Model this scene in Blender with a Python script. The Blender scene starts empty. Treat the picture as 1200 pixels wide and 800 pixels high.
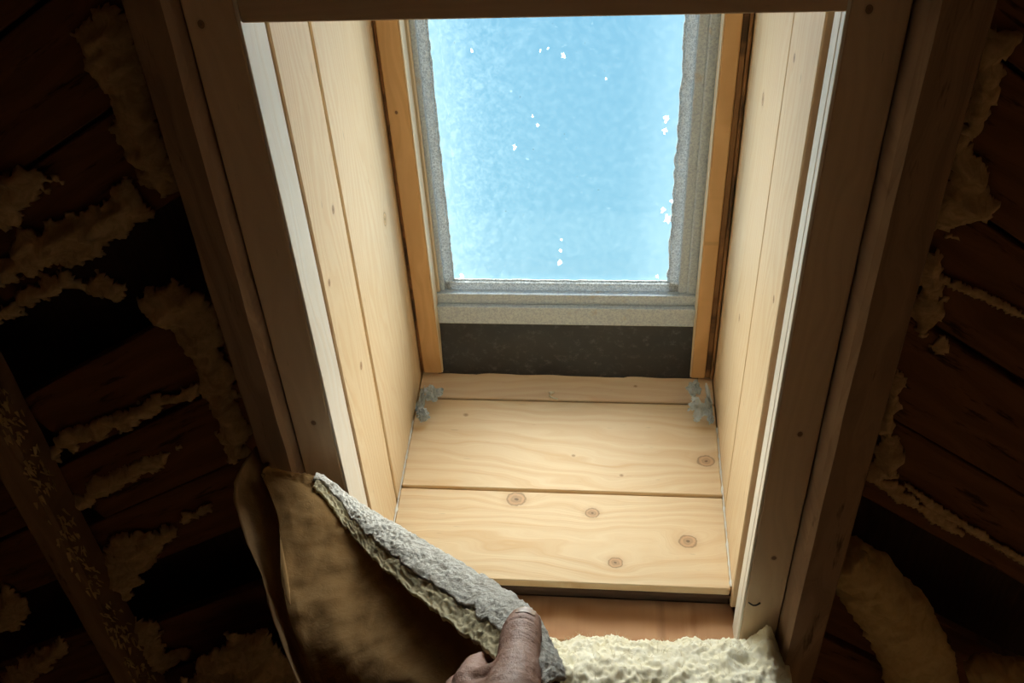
import bpy, bmesh, math, random
import numpy as np
from mathutils import Vector, Matrix, noise

random.seed(7)
SC = bpy.context.scene
COL = SC.collection

# ------------------------------------------------------------------ frame of reference
# u = across the roof bay, v = up the slope, w = out through the roof (all metres)
PHI = math.radians(42)
ORG = Vector((0, 0, 2.016))
MU = Vector((1, 0, 0))
MV = Vector((0, -math.cos(PHI), math.sin(PHI)))
MW = Vector((0, math.sin(PHI), math.cos(PHI)))
def P(u, v, w): return ORG + MU * u + MV * v + MW * w
def D(u, v, w): return MU * u + MV * v + MW * w

FPX = 1071.2
CAM_R = np.array([[0.99505, -0.04805, 0.08800], [0.01600, -0.78810, -0.61530], [-0.09890, -0.61365, 0.78336]])
CAM_C = np.array([0.0765, 0.33296, -0.99358])
# re-orthonormalise
_u, _s, _v = np.linalg.svd(CAM_R); CAM_R = _u @ _v
def ray(x, y):
    return CAM_R.T @ np.array([(x - 600) / FPX, (y - 400) / FPX, 1.0])
def atz(x, y, z):                       # point at a distance z along the view axis
    q = CAM_C + ray(x, y) * z; return P(*q)
def atw(x, y, w):                       # (u, v) on a plane parallel to the roof
    d = ray(x, y); q = CAM_C + d * ((w - CAM_C[2]) / d[2]); return q[0], q[1]

# ------------------------------------------------------------------ camera, sky, sun, exposure
cam = bpy.data.cameras.new('camera'); camo = bpy.data.objects.new('camera', cam); COL.objects.link(camo)
cam.sensor_width = 36; cam.lens = 36 * FPX / 1200; cam.clip_start = 0.02
cx, cy, cz = D(*CAM_R[0]), D(*(-CAM_R[1])), D(*(-CAM_R[2]))
cx.normalize(); cz.normalize(); cy = cz.cross(cx)
m = Matrix((cx, cy, cz)).transposed().to_4x4(); m.translation = P(*CAM_C); camo.matrix_world = m
SC.camera = camo

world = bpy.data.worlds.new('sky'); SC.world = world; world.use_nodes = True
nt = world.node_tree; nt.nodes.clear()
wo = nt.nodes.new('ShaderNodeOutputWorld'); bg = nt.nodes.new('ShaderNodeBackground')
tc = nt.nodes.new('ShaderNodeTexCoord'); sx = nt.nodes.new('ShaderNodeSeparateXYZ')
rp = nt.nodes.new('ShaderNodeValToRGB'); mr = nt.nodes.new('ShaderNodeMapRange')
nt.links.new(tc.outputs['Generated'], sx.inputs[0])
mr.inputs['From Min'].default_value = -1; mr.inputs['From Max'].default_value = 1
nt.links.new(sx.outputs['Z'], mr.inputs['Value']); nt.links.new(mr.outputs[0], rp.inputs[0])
els = rp.color_ramp.elements
SKY = [(0.0, (1.5, 1.7, 1.9)), (.49, (2.1, 2.4, 2.7)), (.51, (3.2, 4.1, 5.0)), (.60, (.42, .80, .98)), (.75, (.33, .71, .96)), (1.0, (.34, .68, .95))]  # horizon band below the view brightened to light the upper shaft walls
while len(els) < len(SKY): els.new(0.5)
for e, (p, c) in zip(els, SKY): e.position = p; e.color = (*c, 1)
# broad bright haze round a high sun standing behind the ridge
SUN_EL, SUN_AZ = math.radians(73), math.radians(90)     # azimuth 90 = out over the eave, -90 = behind the ridge
sd = Vector((math.cos(SUN_EL) * math.cos(SUN_AZ), math.cos(SUN_EL) * math.sin(SUN_AZ), math.sin(SUN_EL)))
vd = nt.nodes.new('ShaderNodeVectorMath'); vd.operation = 'DOT_PRODUCT'; vd.inputs[1].default_value = sd
nt.links.new(tc.outputs['Generated'], vd.inputs[0])
ac = nt.nodes.new('ShaderNodeMath'); ac.operation = 'ARCCOSINE'; nt.links.new(vd.outputs['Value'], ac.inputs[0])
gs = nt.nodes.new('ShaderNodeMapRange'); gs.interpolation_type = 'SMOOTHERSTEP'; nt.links.new(ac.outputs[0], gs.inputs[0])
gs.inputs[1].default_value = math.radians(45); gs.inputs[2].default_value = 0.0; gs.inputs[3].default_value = 0.0; gs.inputs[4].default_value = HAZE = 2.0
hz = nt.nodes.new('ShaderNodeMix'); hz.data_type = 'RGBA'; hz.blend_type = 'ADD'; hz.inputs[0].default_value = 1.0
hc = nt.nodes.new('ShaderNodeVectorMath'); hc.operation = 'SCALE'; hc.inputs[0].default_value = (1.0, .97, .92); nt.links.new(gs.outputs[0], hc.inputs['Scale'])
nt.links.new(rp.outputs[0], hz.inputs[6]); nt.links.new(hc.outputs[0], hz.inputs[7])
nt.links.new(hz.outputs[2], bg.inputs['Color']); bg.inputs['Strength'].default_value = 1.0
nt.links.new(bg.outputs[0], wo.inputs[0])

sun = bpy.data.lights.new('hazy_sun', 'SUN'); suno = bpy.data.objects.new('hazy_sun', sun); COL.objects.link(suno)
sun.energy = 18.0; sun.angle = math.radians(82); sun.color = (1.0, .93, .82)
suno.rotation_euler = sd.to_track_quat('Z', 'Y').to_euler()

vs = SC.view_settings
vs.view_transform = 'Standard'; vs.look = 'None'; vs.gamma = 1.0; vs.use_curve_mapping = False
vs.exposure = 0.0

# ------------------------------------------------------------------ helpers
class NB:
    """small node-building helper"""
    def __init__(s, name):
        s.m = bpy.data.materials.new(name); s.m.use_nodes = True; s.t = s.m.node_tree
        s.t.nodes.clear(); s.out = s.n('ShaderNodeOutputMaterial')
    def n(s, k, **kw):
        x = s.t.nodes.new(k)
        for a, b in kw.items(): setattr(x, a, b)
        return x
    def lk(s, a, b): s.t.links.new(a, b)
    def put(s, sock, v):
        if hasattr(v, 'node'): s.lk(v, sock)
        else: sock.default_value = v
    def math(s, op, a, b=0.0, c=0.0, clamp=False):
        x = s.n('ShaderNodeMath', operation=op, use_clamp=clamp)
        s.put(x.inputs[0], a); s.put(x.inputs[1], b); s.put(x.inputs[2], c); return x.outputs[0]
    def mix(s, f, a, b, mode='MIX'):
        x = s.n('ShaderNodeMix', data_type='RGBA', blend_type=mode)
        s.put(x.inputs[0], f)
        s.put(x.inputs[6], a if hasattr(a, 'node') else (*a, 1)); s.put(x.inputs[7], b if hasattr(b, 'node') else (*b, 1))
        return x.outputs[2]
    def ramp(s, f, stops):
        x = s.n('ShaderNodeValToRGB'); e = x.color_ramp.elements
        while len(e) < len(stops): e.new(.5)
        for q, (p, c) in zip(e, stops): q.position = p; q.color = (*c, 1) if len(c) == 3 else c
        s.lk(f, x.inputs[0]); return x.outputs[0]
    def step(s, v, a, b):
        x = s.n('ShaderNodeMapRange', interpolation_type='SMOOTHSTEP')
        s.put(x.inputs[0], v); x.inputs[1].default_value = a; x.inputs[2].default_value = b
        return x.outputs[0]
    def comb(s, x, y, z):
        c = s.n('ShaderNodeCombineXYZ')
        for i, v in enumerate((x, y, z)): s.put(c.inputs[i], v)
        return c.outputs[0]
    def noise(s, vec, scale, detail=4, rough=.55, dist=0.0):
        x = s.n('ShaderNodeTexNoise'); s.put(x.inputs['Vector'], vec)
        x.inputs['Scale'].default_value = scale; x.inputs['Detail'].default_value = detail
        x.inputs['Roughness'].default_value = rough; x.inputs['Distortion'].default_value = dist
        return x.outputs['Fac']
    def bsdf(s, color, rough=.6, bump=None, bstr=.3, bdist=.002, spec=.5, **kw):
        b = s.n('ShaderNodeBsdfPrincipled'); s.put(b.inputs['Base Color'], color if hasattr(color, 'node') else (*color, 1))
        s.put(b.inputs['Roughness'], rough); b.inputs['Specular IOR Level'].default_value = spec
        for k, v in kw.items(): s.put(b.inputs[k.replace('_', ' ')], v)
        if bump is not None:
            q = s.n('ShaderNodeBump'); q.inputs['Strength'].default_value = bstr; q.inputs['Distance'].default_value = bdist
            s.lk(bump, q.inputs['Height']); s.lk(q.outputs[0], b.inputs['Normal'])
        return b
    def done(s, sh):
        s.lk(sh.outputs[0] if hasattr(sh, 'outputs') else sh, s.out.inputs[0]); return s.m

def wood(name, light, dark, knots=(), rough=.5, grain=1.0, ring=70.0, knotcol=(.36, .17, .07), stain=None, spec=.4, off=None, fleck=.25):
    """grain runs along the object's local X, board width is local Y; knots = (x, y, radius) on the board"""
    b = NB(name)
    tcn = b.n('ShaderNodeTexCoord'); sp = b.n('ShaderNodeSeparateXYZ'); b.lk(tcn.outputs['Object'], sp.inputs[0])
    x, y, z = sp.outputs
    if off is None:
        oi = b.n('ShaderNodeObjectInfo'); r = b.math('MULTIPLY', oi.outputs['Random'], 37.0)
    else: r = off
    low = b.noise(b.comb(b.math('MULTIPLY', x, 1.6), b.math('MULTIPLY', y, 7.0), r), 1.0, 3, .55)
    F = b.math('MULTIPLY_ADD', low, .20, y)
    km, kr = None, None
    for (kx, ky, kr_) in knots:
        dx = b.math('SUBTRACT', x, kx); dy = b.math('SUBTRACT', y, ky)
        ex = b.math('POWER', b.math('DIVIDE', dx, 3.4 * kr_), 2.0); ey = b.math('POWER', b.math('DIVIDE', dy, 1.9 * kr_), 2.0)
        g = b.math('POWER', 2.718, b.math('MULTIPLY', b.math('ADD', ex, ey), -1.0))
        F = b.math('MULTIPLY_ADD', g, kr_ * 1.5, F)
        qx = b.math('POWER', b.math('DIVIDE', dx, kr_ * 1.15), 2.0); qy = b.math('POWER', b.math('DIVIDE', dy, kr_ * .9), 2.0)
        d = b.math('SQRT', b.math('ADD', qx, qy))
        km = d if km is None else b.math('MINIMUM', km, d)
    wav = b.math('SINE', b.math('MULTIPLY', b.math('MULTIPLY_ADD', F, 1.0, b.math('MULTIPLY', z, .35)), 6.2832 * ring * .8))
    wav = b.math('MULTIPLY_ADD', wav, .5, .5)
    fine = b.noise(b.comb(b.math('MULTIPLY', x, 7.0), b.math('MULTIPLY', F, 300.0), b.math('ADD', r, z)), 1.0, 3)
    mid = b.noise(b.comb(b.math('MULTIPLY', x, 2.2), b.math('MULTIPLY', F, 60.0), b.math('ADD', r, 3.3)), 1.0, 3)
    g1 = b.math('MULTIPLY', b.math('MULTIPLY', wav, mid), 1.0)
    fac = b.math('ADD', b.math('MULTIPLY', g1, .75 * grain), b.math('MULTIPLY', b.math('SUBTRACT', fine, .35), .7 * grain), clamp=True)
    col = b.mix(fac, light, dark)
    big = b.noise(b.comb(b.math('MULTIPLY', x, 3.0), b.math('MULTIPLY', y, 9.0), b.math('ADD', r, 9.1)), 1.0, 2)
    col = b.mix(b.math('MULTIPLY', b.step(big, .4, .75), .35), col, tuple(.55 * a + .45 * c for a, c in zip(light, dark)))
    # short dark resin flecks along the grain
    fl = b.noise(b.comb(b.math('MULTIPLY', x, 28.0), b.math('MULTIPLY', y, 190.0), b.math('ADD', r, 5.0)), 1.0, 1)
    col = b.mix(b.math('MULTIPLY', b.step(fl, .74, .82), fleck), col, tuple(c * .45 for c in dark))
    if knots:
        km = b.math('MULTIPLY_ADD', b.math('SUBTRACT', b.noise(b.comb(x, y, r), 110.0, 3), .5), .45, km)
        rings = b.math('MULTIPLY_ADD', b.math('SINE', b.math('MULTIPLY', km, 11.0)), .5, .5)
        kcol = b.mix(rings, knotcol, tuple(min(1, k * 1.35) for k in knotcol))
        kcol = b.mix(b.step(km, .32, .12), kcol, tuple(k * .35 for k in knotcol))
        col = b.mix(b.math('MULTIPLY', b.step(km, 2.0, .9), .35), col, tuple(.5 * k + .5 * c for k, c in zip(knotcol, dark)))
        col = b.mix(b.math('MULTIPLY', b.step(km, 1.06, .96), .85), col, kcol)
        rim = b.math('MULTIPLY', b.step(km, .82, .98), b.step(km, 1.12, 1.0))
        col = b.mix(b.math('MULTIPLY', rim, .35), col, tuple(k * .5 for k in knotcol))
    if stain:
        sn = b.noise(b.comb(b.math('MULTIPLY', x, 6.0), b.math('MULTIPLY', y, 40.0), b.math('ADD', r, 1.7)), 1.0, 4, .7)
        col = b.mix(b.math('MULTIPLY', b.step(sn, stain[1], stain[1] + .12), .85), col, stain[0])
    bm = b.math('ADD', fine, b.math('MULTIPLY', wav, .35))
    return b.done(b.bsdf(col, rough, bm, .25, .0012, spec))

def tag(o, label=None, cat=None, group=None, kind=None):
    if label: o['label'] = label
    if cat: o['category'] = cat
    if group: o['group'] = group
    if kind: o['kind'] = kind
    return o

WM = {}
def link(name, me, mat, parent=None, mw=None, smooth=False):
    o = bpy.data.objects.new(name, me); COL.objects.link(o)
    if mat is not None and not me.materials: me.materials.append(mat)
    mw = mw or Matrix.Identity(4)
    WM[o.name] = mw.copy()
    if parent is not None:
        o.parent = parent; o.matrix_parent_inverse = WM[parent.name].inverted()
    o.matrix_basis = mw
    if smooth: me.polygons.foreach_set('use_smooth', [True] * len(me.polygons))
    return o
def empty(name, loc, **kw):
    o = bpy.data.objects.new(name, None); COL.objects.link(o); o.empty_display_size = .05
    mw = Matrix.Translation(loc); WM[o.name] = mw; o.matrix_basis = mw
    tag(o, **kw); return o

BOXC = {}
def boxmesh(L, Wd, T, bev=.002, seg=1):
    k = (round(L, 5), round(Wd, 5), round(T, 5), bev, seg)
    bm = bmesh.new(); bmesh.ops.create_cube(bm, size=1.0)
    for v in bm.verts: v.co = Vector((v.co.x * L, v.co.y * Wd, v.co.z * T))
    if bev > 0: bmesh.ops.bevel(bm, geom=bm.edges[:], offset=bev, segments=seg, affect='EDGES', profile=.6)
    me = bpy.data.meshes.new('board'); bm.to_mesh(me); bm.free(); return me
def board(name, c, ax, ay, L, Wd, T, mat, parent=None, bev=.002, seg=1):
    """c centre (u,v,w); ax length direction, ay width direction (u,v,w vectors)"""
    X = D(*ax).normalized(); Y = D(*ay); Y = (Y - X * Y.dot(X)).normalized(); Z = X.cross(Y)
    mw = Matrix((X, Y, Z)).transposed().to_4x4(); mw.translation = P(*c)
    return link(name, boxmesh(L, Wd, T, bev, seg), mat, parent, mw)
def slab(name, u, v, w, mat, parent=None, along='v', bev=.002, seg=1):
    """axis-aligned in roof space; u, v, w are (min, max)"""
    c = [(a + b) / 2 for a, b in (u, v, w)]; s = dict(u=u[1] - u[0], v=v[1] - v[0], w=w[1] - w[0])
    A = dict(u=(1, 0, 0), v=(0, 1, 0), w=(0, 0, 1))
    rest = sorted([k for k in 'uvw' if k != along], key=lambda k: -s[k])
    return board(name, c, A[along], A[rest[0]], s[along], s[rest[0]], s[rest[1]], mat, parent, bev, seg)
def pydata(name, verts, faces, mat, parent=None, smooth=False):
    me = bpy.data.meshes.new(name); me.from_pydata([tuple(v) for v in verts], [], faces); me.validate(); me.update()
    bm = bmesh.new(); bm.from_mesh(me); bmesh.ops.recalc_face_normals(bm, faces=bm.faces); bm.to_mesh(me); bm.free()
    return link(name, me, mat, parent, None, smooth)
def fbm(p, s, octv=4, lac=2.1, gain=.5):
    a, t = 1.0, 0.0; q = Vector(p) * s
    for i in range(octv):
        t += a * noise.noise(q); q = q * lac + Vector((3.1, 1.7, 5.3)); a *= gain
    return t

# ------------------------------------------------------------------ materials
PINE_L, PINE_D = (.90, .72, .48), (.78, .53, .28)
M_pine = wood('pine_planed', PINE_L, PINE_D, grain=.75)
M_reveal = wood('pine_edge_planed', (.94, .89, .80), (.84, .72, .56), grain=.8, rough=.42, spec=.6)
M_casing = wood('pine_casing', (.78, .58, .38), (.62, .42, .25), ((.43, -.012, .0042), (-.18, .004, .004), (-.46, .002, .004)), grain=.6, knotcol=(.16, .07, .03))
M_rafter = wood('old_rafter', (.38, .245, .155), (.22, .135, .085), grain=1.3, ring=45, rough=.8, spec=.2, stain=((.09, .05, .025), .60))
M_strip = wood('stained_stop', (.80, .50, .24), (.60, .33, .13), ((.40, .0, .004), (.33, .002, .0045), (.12, -.004, .003)), grain=.7, stain=((.14, .07, .03), .66), knotcol=(.10, .04, .02))
M_strip_dark = wood('water_stained_stop', (.36, .19, .08), (.20, .10, .045), grain=.9, stain=((.05, .03, .018), .50), rough=.7)
M_strip_pale = wood('pale_stop_edge', (.84, .70, .50), (.70, .52, .33), grain=.5)
M_sheath = wood('old_sheathing', (.22, .10, .05), (.11, .048, .022), grain=1.2, ring=30, rough=.85, spec=.15, stain=((.02, .012, .008), .56))
M_ledge = wood('rough_sill_beam', (.70, .42, .25), (.44, .22, .11), grain=1.7, ring=60, rough=.75, spec=.2, stain=((.26, .13, .07), .60))
M_dark = wood('shadowed_beam', (.10, .06, .04), (.05, .03, .02), rough=.8)  # shade of the sill gap and board voids put into the colour
M_groove = wood('groove_wood', (.42, .24, .11), (.30, .16, .07), grain=.6)
M_lining = wood('old_lining', (.55, .34, .17), (.42, .24, .11), rough=.85, spec=.1)

def plain(name, col, rough=.6, bscale=0, bstr=.3, **kw):
    b = NB(name)
    if bscale:
        t_ = b.n('ShaderNodeTexCoord'); nn = b.noise(t_.outputs['Object'], bscale, 5, .65)
        c2 = b.mix(nn, tuple(c * .75 for c in col), tuple(min(1, c * 1.2) for c in col))
        return b.done(b.bsdf(c2, rough, nn, bstr, .004, **kw))
    return b.done(b.bsdf(col, rough, **kw))
M_floor = plain('attic_floor_boards', (.52, .32, .16), .8, 3)
M_foam = plain('foam_flecks', (.9, .86, .74), .8)
M_caulk = plain('white_caulk', (.88, .87, .82), .6)
M_membrane = None

def mk_metal():
    b = NB('weathered_aluminium'); t_ = b.n('ShaderNodeTexCoord'); v = t_.outputs['Object']
    a = b.noise(v, 210, 5, .75, .6); c = b.noise(v, 22, 4, .6)
    col = b.mix(b.step(a, .34, .62), (.50, .61, .80), (.76, .88, 1.0))
    col = b.mix(b.math('MULTIPLY', b.step(c, .62, .76), .45), col, (.60, .48, .34))
    return b.done(b.bsdf(col, .42, a, .6, .003, .6, Metallic=.1))
def mk_gasket():
    b = NB('crinkled_sealant'); t_ = b.n('ShaderNodeTexCoord'); v = t_.outputs['Object']
    vo = b.n('ShaderNodeTexVoronoi', feature='DISTANCE_TO_EDGE'); b.lk(v, vo.inputs['Vector']); vo.inputs['Scale'].default_value = 150
    a = b.noise(v, 170, 4, .7, 1.2)
    e = b.math('ADD', b.step(a, .45, .62), b.step(vo.outputs['Distance'], .08, .0), clamp=True)
    col = b.mix(e, (.34, .37, .39), (.90, .95, .97))
    bs = b.bsdf(col, .45, a, 1.0, .003, .5)
    tr = b.n('ShaderNodeBsdfTranslucent'); tr.inputs[0].default_value = (.7, .75, .78, 1)
    mx = b.n('ShaderNodeMixShader'); mx.inputs[0].default_value = .30; b.lk(bs.outputs[0], mx.inputs[1]); b.lk(tr.outputs[0], mx.inputs[2])
    return b.done(mx)
def mk_glass():
    b = NB('dirty_glass'); t_ = b.n('ShaderNodeTexCoord'); v = t_.outputs['Object']
    tr = b.n('ShaderNodeBsdfTransparent'); tr.inputs[0].default_value = (.93, .97, .98, 1)
    gl = b.n('ShaderNodeBsdfGlossy'); gl.inputs['Roughness'].default_value = .03
    fr = b.n('ShaderNodeFresnel'); ge = b.n('ShaderNodeNewGeometry'); b.lk(b.math('MULTIPLY_ADD', ge.outputs['Backfacing'], 1 / 1.45 - 1.45, 1.45), fr.inputs[0])
    m1 = b.n('ShaderNodeMixShader'); b.lk(fr.outputs[0], m1.inputs[0]); b.lk(tr.outputs[0], m1.inputs[1]); b.lk(gl.outputs[0], m1.inputs[2])
    tl = b.n('ShaderNodeBsdfTranslucent'); tl.inputs[0].default_value = (.80, .92, .88, 1)
    sp = b.n('ShaderNodeSeparateXYZ'); b.lk(v, sp.inputs[0])
    film = b.noise(v, 60, 5, .7); spk = b.noise(v, 95, 3, .6, .8)
    edge = b.step(b.math('ABSOLUTE', b.math('ADD', sp.outputs[1], .0)), .12, .24)
    f = b.math('ADD', b.math('MULTIPLY', b.step(film, .40, .75), .012), b.math('MULTIPLY', edge, .02))
    lm = b.math('MULTIPLY', b.step(sp.outputs[1], .02, -.22), b.step(b.noise(v, 70, 5, .75, 1.0), .42, .68))
    f = b.math('MULTIPLY_ADD', lm, .03, f)
    f = b.math('ADD', f, b.math('MULTIPLY', b.step(spk, .70, .76), .10), clamp=True)
    m2 = b.n('ShaderNodeMixShader'); b.lk(f, m2.inputs[0]); b.lk(m1.outputs[0], m2.inputs[1]); b.lk(tl.outputs[0], m2.inputs[2])
    # dark grit
    gr = b.noise(v, 120, 2, .5, 0.4)
    df = b.n('ShaderNodeBsdfDiffuse'); df.inputs[0].default_value = (.12, .16, .16, 1)
    m3 = b.n('ShaderNodeMixShader'); b.lk(b.math('MULTIPLY', b.step(gr, .76, .80), .6), m3.inputs[0])
    b.lk(m2.outputs[0], m3.inputs[1]); b.lk(df.outputs[0], m3.inputs[2])
    return b.done(m3)
def mk_membrane():
    b = NB('black_membrane'); t_ = b.n('ShaderNodeTexCoord'); v = t_.outputs['Object']
    a = b.noise(v, 60, 5, .7); c = b.noise(v, 14, 3)
    col = b.mix(b.step(a, .50, .85), (.016, .019, .026), (.13, .14, .15))
    return b.done(b.bsdf(col, b.math('MULTIPLY_ADD', c, .35, .2), c, .35, .004, .6))
def mk_wool(name, c1, c2, tl=.25, scale=45, tcol=None):
    b = NB(name); t_ = b.n('ShaderNodeTexCoord'); v = t_.outputs['Object']
    a = b.noise(v, scale, 6, .7, 1.0); f2 = b.noise(v, scale * 6, 3, .7, 2.0)
    col = b.mix(b.step(a, .3, .7), c2, c1)
    h = b.math('ADD', a, b.math('MULTIPLY', f2, .4))
    bs = b.bsdf(col, .95, h, .35, .005, .1)
    if tl <= 0: return b.done(bs)
    tr = b.n('ShaderNodeBsdfTranslucent'); tr.inputs[0].default_value = (*(tcol or c2), 1)
    mx = b.n('ShaderNodeMixShader'); mx.inputs[0].default_value = tl; b.lk(bs.outputs[0], mx.inputs[1]); b.lk(tr.outputs[0], mx.inputs[2])
    return b.done(mx)
def mk_facing():
    b = NB('grey_crackled_facing'); t_ = b.n('ShaderNodeTexCoord'); v = t_.outputs['Object']
    mp = b.n('ShaderNodeMapping'); b.lk(v, mp.inputs[0]); mp.inputs['Scale'].default_value = (1, 1, 1)
    a = b.noise(v, 55, 6, .7, 1.6); c = b.noise(v, 160, 4, .7, 2.0)
    col = b.mix(b.step(a, .36, .58), (.66, .63, .57), (.90, .89, .85))
    col = b.mix(b.math('MULTIPLY', b.step(c, .42, .32), .6), col, (.40, .36, .30))
    return b.done(b.bsdf(col, .85, b.math('ADD', a, b.math('MULTIPLY', c, .5)), 1.0, .006, .2))
def mk_foil():
    b = NB('torn_foil_tape'); t_ = b.n('ShaderNodeTexCoord'); a = b.noise(t_.outputs['Object'], 120, 4, .6)
    col = b.mix(a, (.72, .82, .90), (.95, .98, 1.0))
    return b.done(b.bsdf(col, .35, a, .5, .002, .6, Metallic=.1))
def mk_skin():
    b = NB('skin'); t_ = b.n('ShaderNodeTexCoord'); v = t_.outputs['Object']
    a = b.noise(v, 70, 4, .6); w_ = b.noise(v, 420, 3, .6)
    mp = b.n('ShaderNodeMapping'); b.lk(v, mp.inputs[0]); mp.inputs['Scale'].default_value = (50, 50, 420)
    col = b.mix(b.step(a, .3, .7), (.50, .27, .205), (.61, .365, .295))
    vo = b.n('ShaderNodeTexVoronoi', feature='DISTANCE_TO_EDGE'); b.lk(v, vo.inputs['Vector']); vo.inputs['Scale'].default_value = 480
    h = b.math('ADD', b.math('MULTIPLY', w_, .5), b.math('MULTIPLY', b.step(vo.outputs['Distance'], 0, .15), .4))
    return b.done(b.bsdf(col, .52, h, .45, .0014, .3, Subsurface_Weight=.08, Subsurface_Radius=(.008, .004, .002)))
M_metal, M_gasket, M_glass, M_membrane, M_facing, M_foil, M_skin = mk_metal(), mk_gasket(), mk_glass(), mk_membrane(), mk_facing(), mk_foil(), mk_skin()
M_wool = mk_wool('cream_glass_wool', (.97, .95, .82), (.93, .88, .66), .12)
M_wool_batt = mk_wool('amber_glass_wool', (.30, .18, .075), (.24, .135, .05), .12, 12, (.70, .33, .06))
M_wool_rim = mk_wool('cream_wool_rim', (.85, .80, .60), (.70, .60, .38), .3)
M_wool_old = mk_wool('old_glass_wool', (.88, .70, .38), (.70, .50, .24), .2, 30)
M_scrap = mk_wool('dusty_wool_scraps', (.70, .53, .32), (.44, .31, .17), 0, 35)
M_paper = mk_wool('brown_paper', (.34, .22, .12), (.26, .16, .08), .15, 18)

# ------------------------------------------------------------------ attic shell
def quad_shell(name, pts, th, mat, kind='structure', label=None):
    """pts = world quad (list of 4), extruded by th (vector)"""
    v = [Vector(p) for p in pts] + [Vector(p) + th for p in pts]
    f = [(0, 1, 2, 3), (7, 6, 5, 4)] + [(i, i + 4, (i + 1) % 4 + 4, (i + 1) % 4) for i in range(4)]
    o = pydata(name, v, f, mat); tag(o, kind=kind, label=label); return o
UW = 2.4; VR = 1.5; VB = -2.6
# outer roof deck with a hole for the window
def frame_with_hole(name, u0, u1, v0, v1, hu0, hu1, hv0, hv1, w0, w1, mat):
    vs_, fs = [], []
    for w in (w0, w1):
        for (a, b) in ((u0, v0), (u1, v0), (u1, v1), (u0, v1), (hu0, hv0), (hu1, hv0), (hu1, hv1), (hu0, hv1)):
            vs_.append(P(a, b, w))
    for k in (0, 8):
        for i in range(4):
            j = (i + 1) % 4; fs.append((k + i, k + j, k + 4 + j, k + 4 + i))
    for i in range(4):
        j = (i + 1) % 4; fs.append((i, j, 8 + j, 8 + i)); fs.append((4 + i, 4 + j, 12 + j, 12 + i))
    return pydata(name, vs_, fs, mat)
roof = frame_with_hole('ceiling', -UW, 1.0, VB, VR, -.335, .325, -1.02, .03, .622, .66, M_sheath)
tag(roof, kind='structure', label='dark roof boarding around the skylight')
roof2 = frame_with_hole('ceiling_right', 1.0, UW, VB, VR, 1.5, 2.0, -.75, -.2, .622, .66, M_lining)
tag(roof2, kind='structure', label='roof boarding around the added fill skylight')
rid = P(0, VR, .64)
def mirror(p): return Vector((p.x, 2 * rid.y - p.y, p.z))
back = quad_shell('ceiling_back', [P(-UW, VR, .622), P(UW, VR, .622), P(UW, VB, .622), P(-UW, VB, .622)], MW * .04, M_lining); tag(back, kind='structure', label='roof slope behind the viewer')
for v in back.data.vertices: v.co = mirror(v.co)
yf, yb = P(0, VB, .64).y, mirror(P(0, VB, .64)).y
zb = P(0, VB, .64).z
fl = quad_shell('floor', [(-UW, yf + .3, 0), (UW, yf + .3, 0), (UW, yb - .3, 0), (-UW, yb - .3, 0)], Vector((0, 0, -.05)), M_floor)
quad_shell('wall_front', [(-UW, yf, 0), (UW, yf, 0), (UW, yf, zb + .05), (-UW, yf, zb + .05)], Vector((0, .05, 0)), M_lining)
quad_shell('wall_back', [(-UW, yb, 0), (UW, yb, 0), (UW, yb, zb + .05), (-UW, yb, zb + .05)], Vector((0, -.05, 0)), M_lining)
for nm, sgn in (('wall_gable_left', -1), ('wall_gable_right', 1)):
    x0 = sgn * UW
    pts = [(x0, yf, 0), (x0, yf, zb + .03), (x0, rid.y, rid.z + .03), (x0, yb, zb + .03), (x0, yb, 0)]
    v = [Vector(p) for p in pts] + [Vector(p) + Vector((sgn * .05, 0, 0)) for p in pts]
    f = [(0, 1, 2, 3, 4), (9, 8, 7, 6, 5)] + [(i, (i + 1) % 5, (i + 1) % 5 + 5, i + 5) for i in range(5)]
    tag(pydata(nm, v, f, M_lining), kind='structure')

# ------------------------------------------------------------------ light shaft: side walls, top, sill
HL, HR = -.336, .322
SL = .1726
def vsf(w): return -1.101 + SL * w          # sill surface
SHD = Vector((0, SL, 1)).normalized()        # sill direction in (u, v, w)
SHN = (0, 1, -SL)
wl = slab('wall_left', (HL - .034, HL - .022), (-1.16, .03), (.02, .625), M_groove, along='v', bev=0); tag(wl, kind='structure', label='pine-boarded left side of the skylight shaft')
wr = slab('wall_right', (HR + .022, HR + .034), (-1.16, .03), (.02, .625), M_groove, along='v', bev=0); tag(wr, kind='structure', label='pine-boarded right side of the skylight shaft')
def side_board(sgn, w0, w1, mat, par, name='plank', inset=0.0, v0=-1.13, bev=.0022):
    u = (HL - .0215, HL - inset) if sgn < 0 else (HR + inset, HR + .0215)
    return slab(name, u, (v0, .028), (w0, w1), mat, par, 'v', bev)
PL1 = wood('pine_left_front', PINE_L, PINE_D, ((.20, .03, .006), (.12, -.05, .005), (-.1, .02, .006)), grain=1.05, fleck=.6, knotcol=(.40, .22, .10))
PL2 = wood('pine_left_back', PINE_L, PINE_D, ((.02, .05, .012),), grain=.95, fleck=.4, knotcol=(.62, .42, .2))
PR1 = wood('pine_right_front', PINE_L, PINE_D, ((.42, .05, .005), (.1, -.05, .005)), grain=1.05, fleck=.6, knotcol=(.40, .22, .10))
PR2 = wood('pine_right_back', PINE_L, PINE_D, ((.28, -.02, .009), (-.12, -.06, .006)), grain=.95, fleck=.4, knotcol=(.50, .30, .14))
side_board(-1, .0935, .2425, PL1, wl); side_board(-1, .2535, .60, PL2, wl)
side_board(1, .077, .2545, PR1, wr); side_board(1, .257, .60, PR2, wr)
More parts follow.
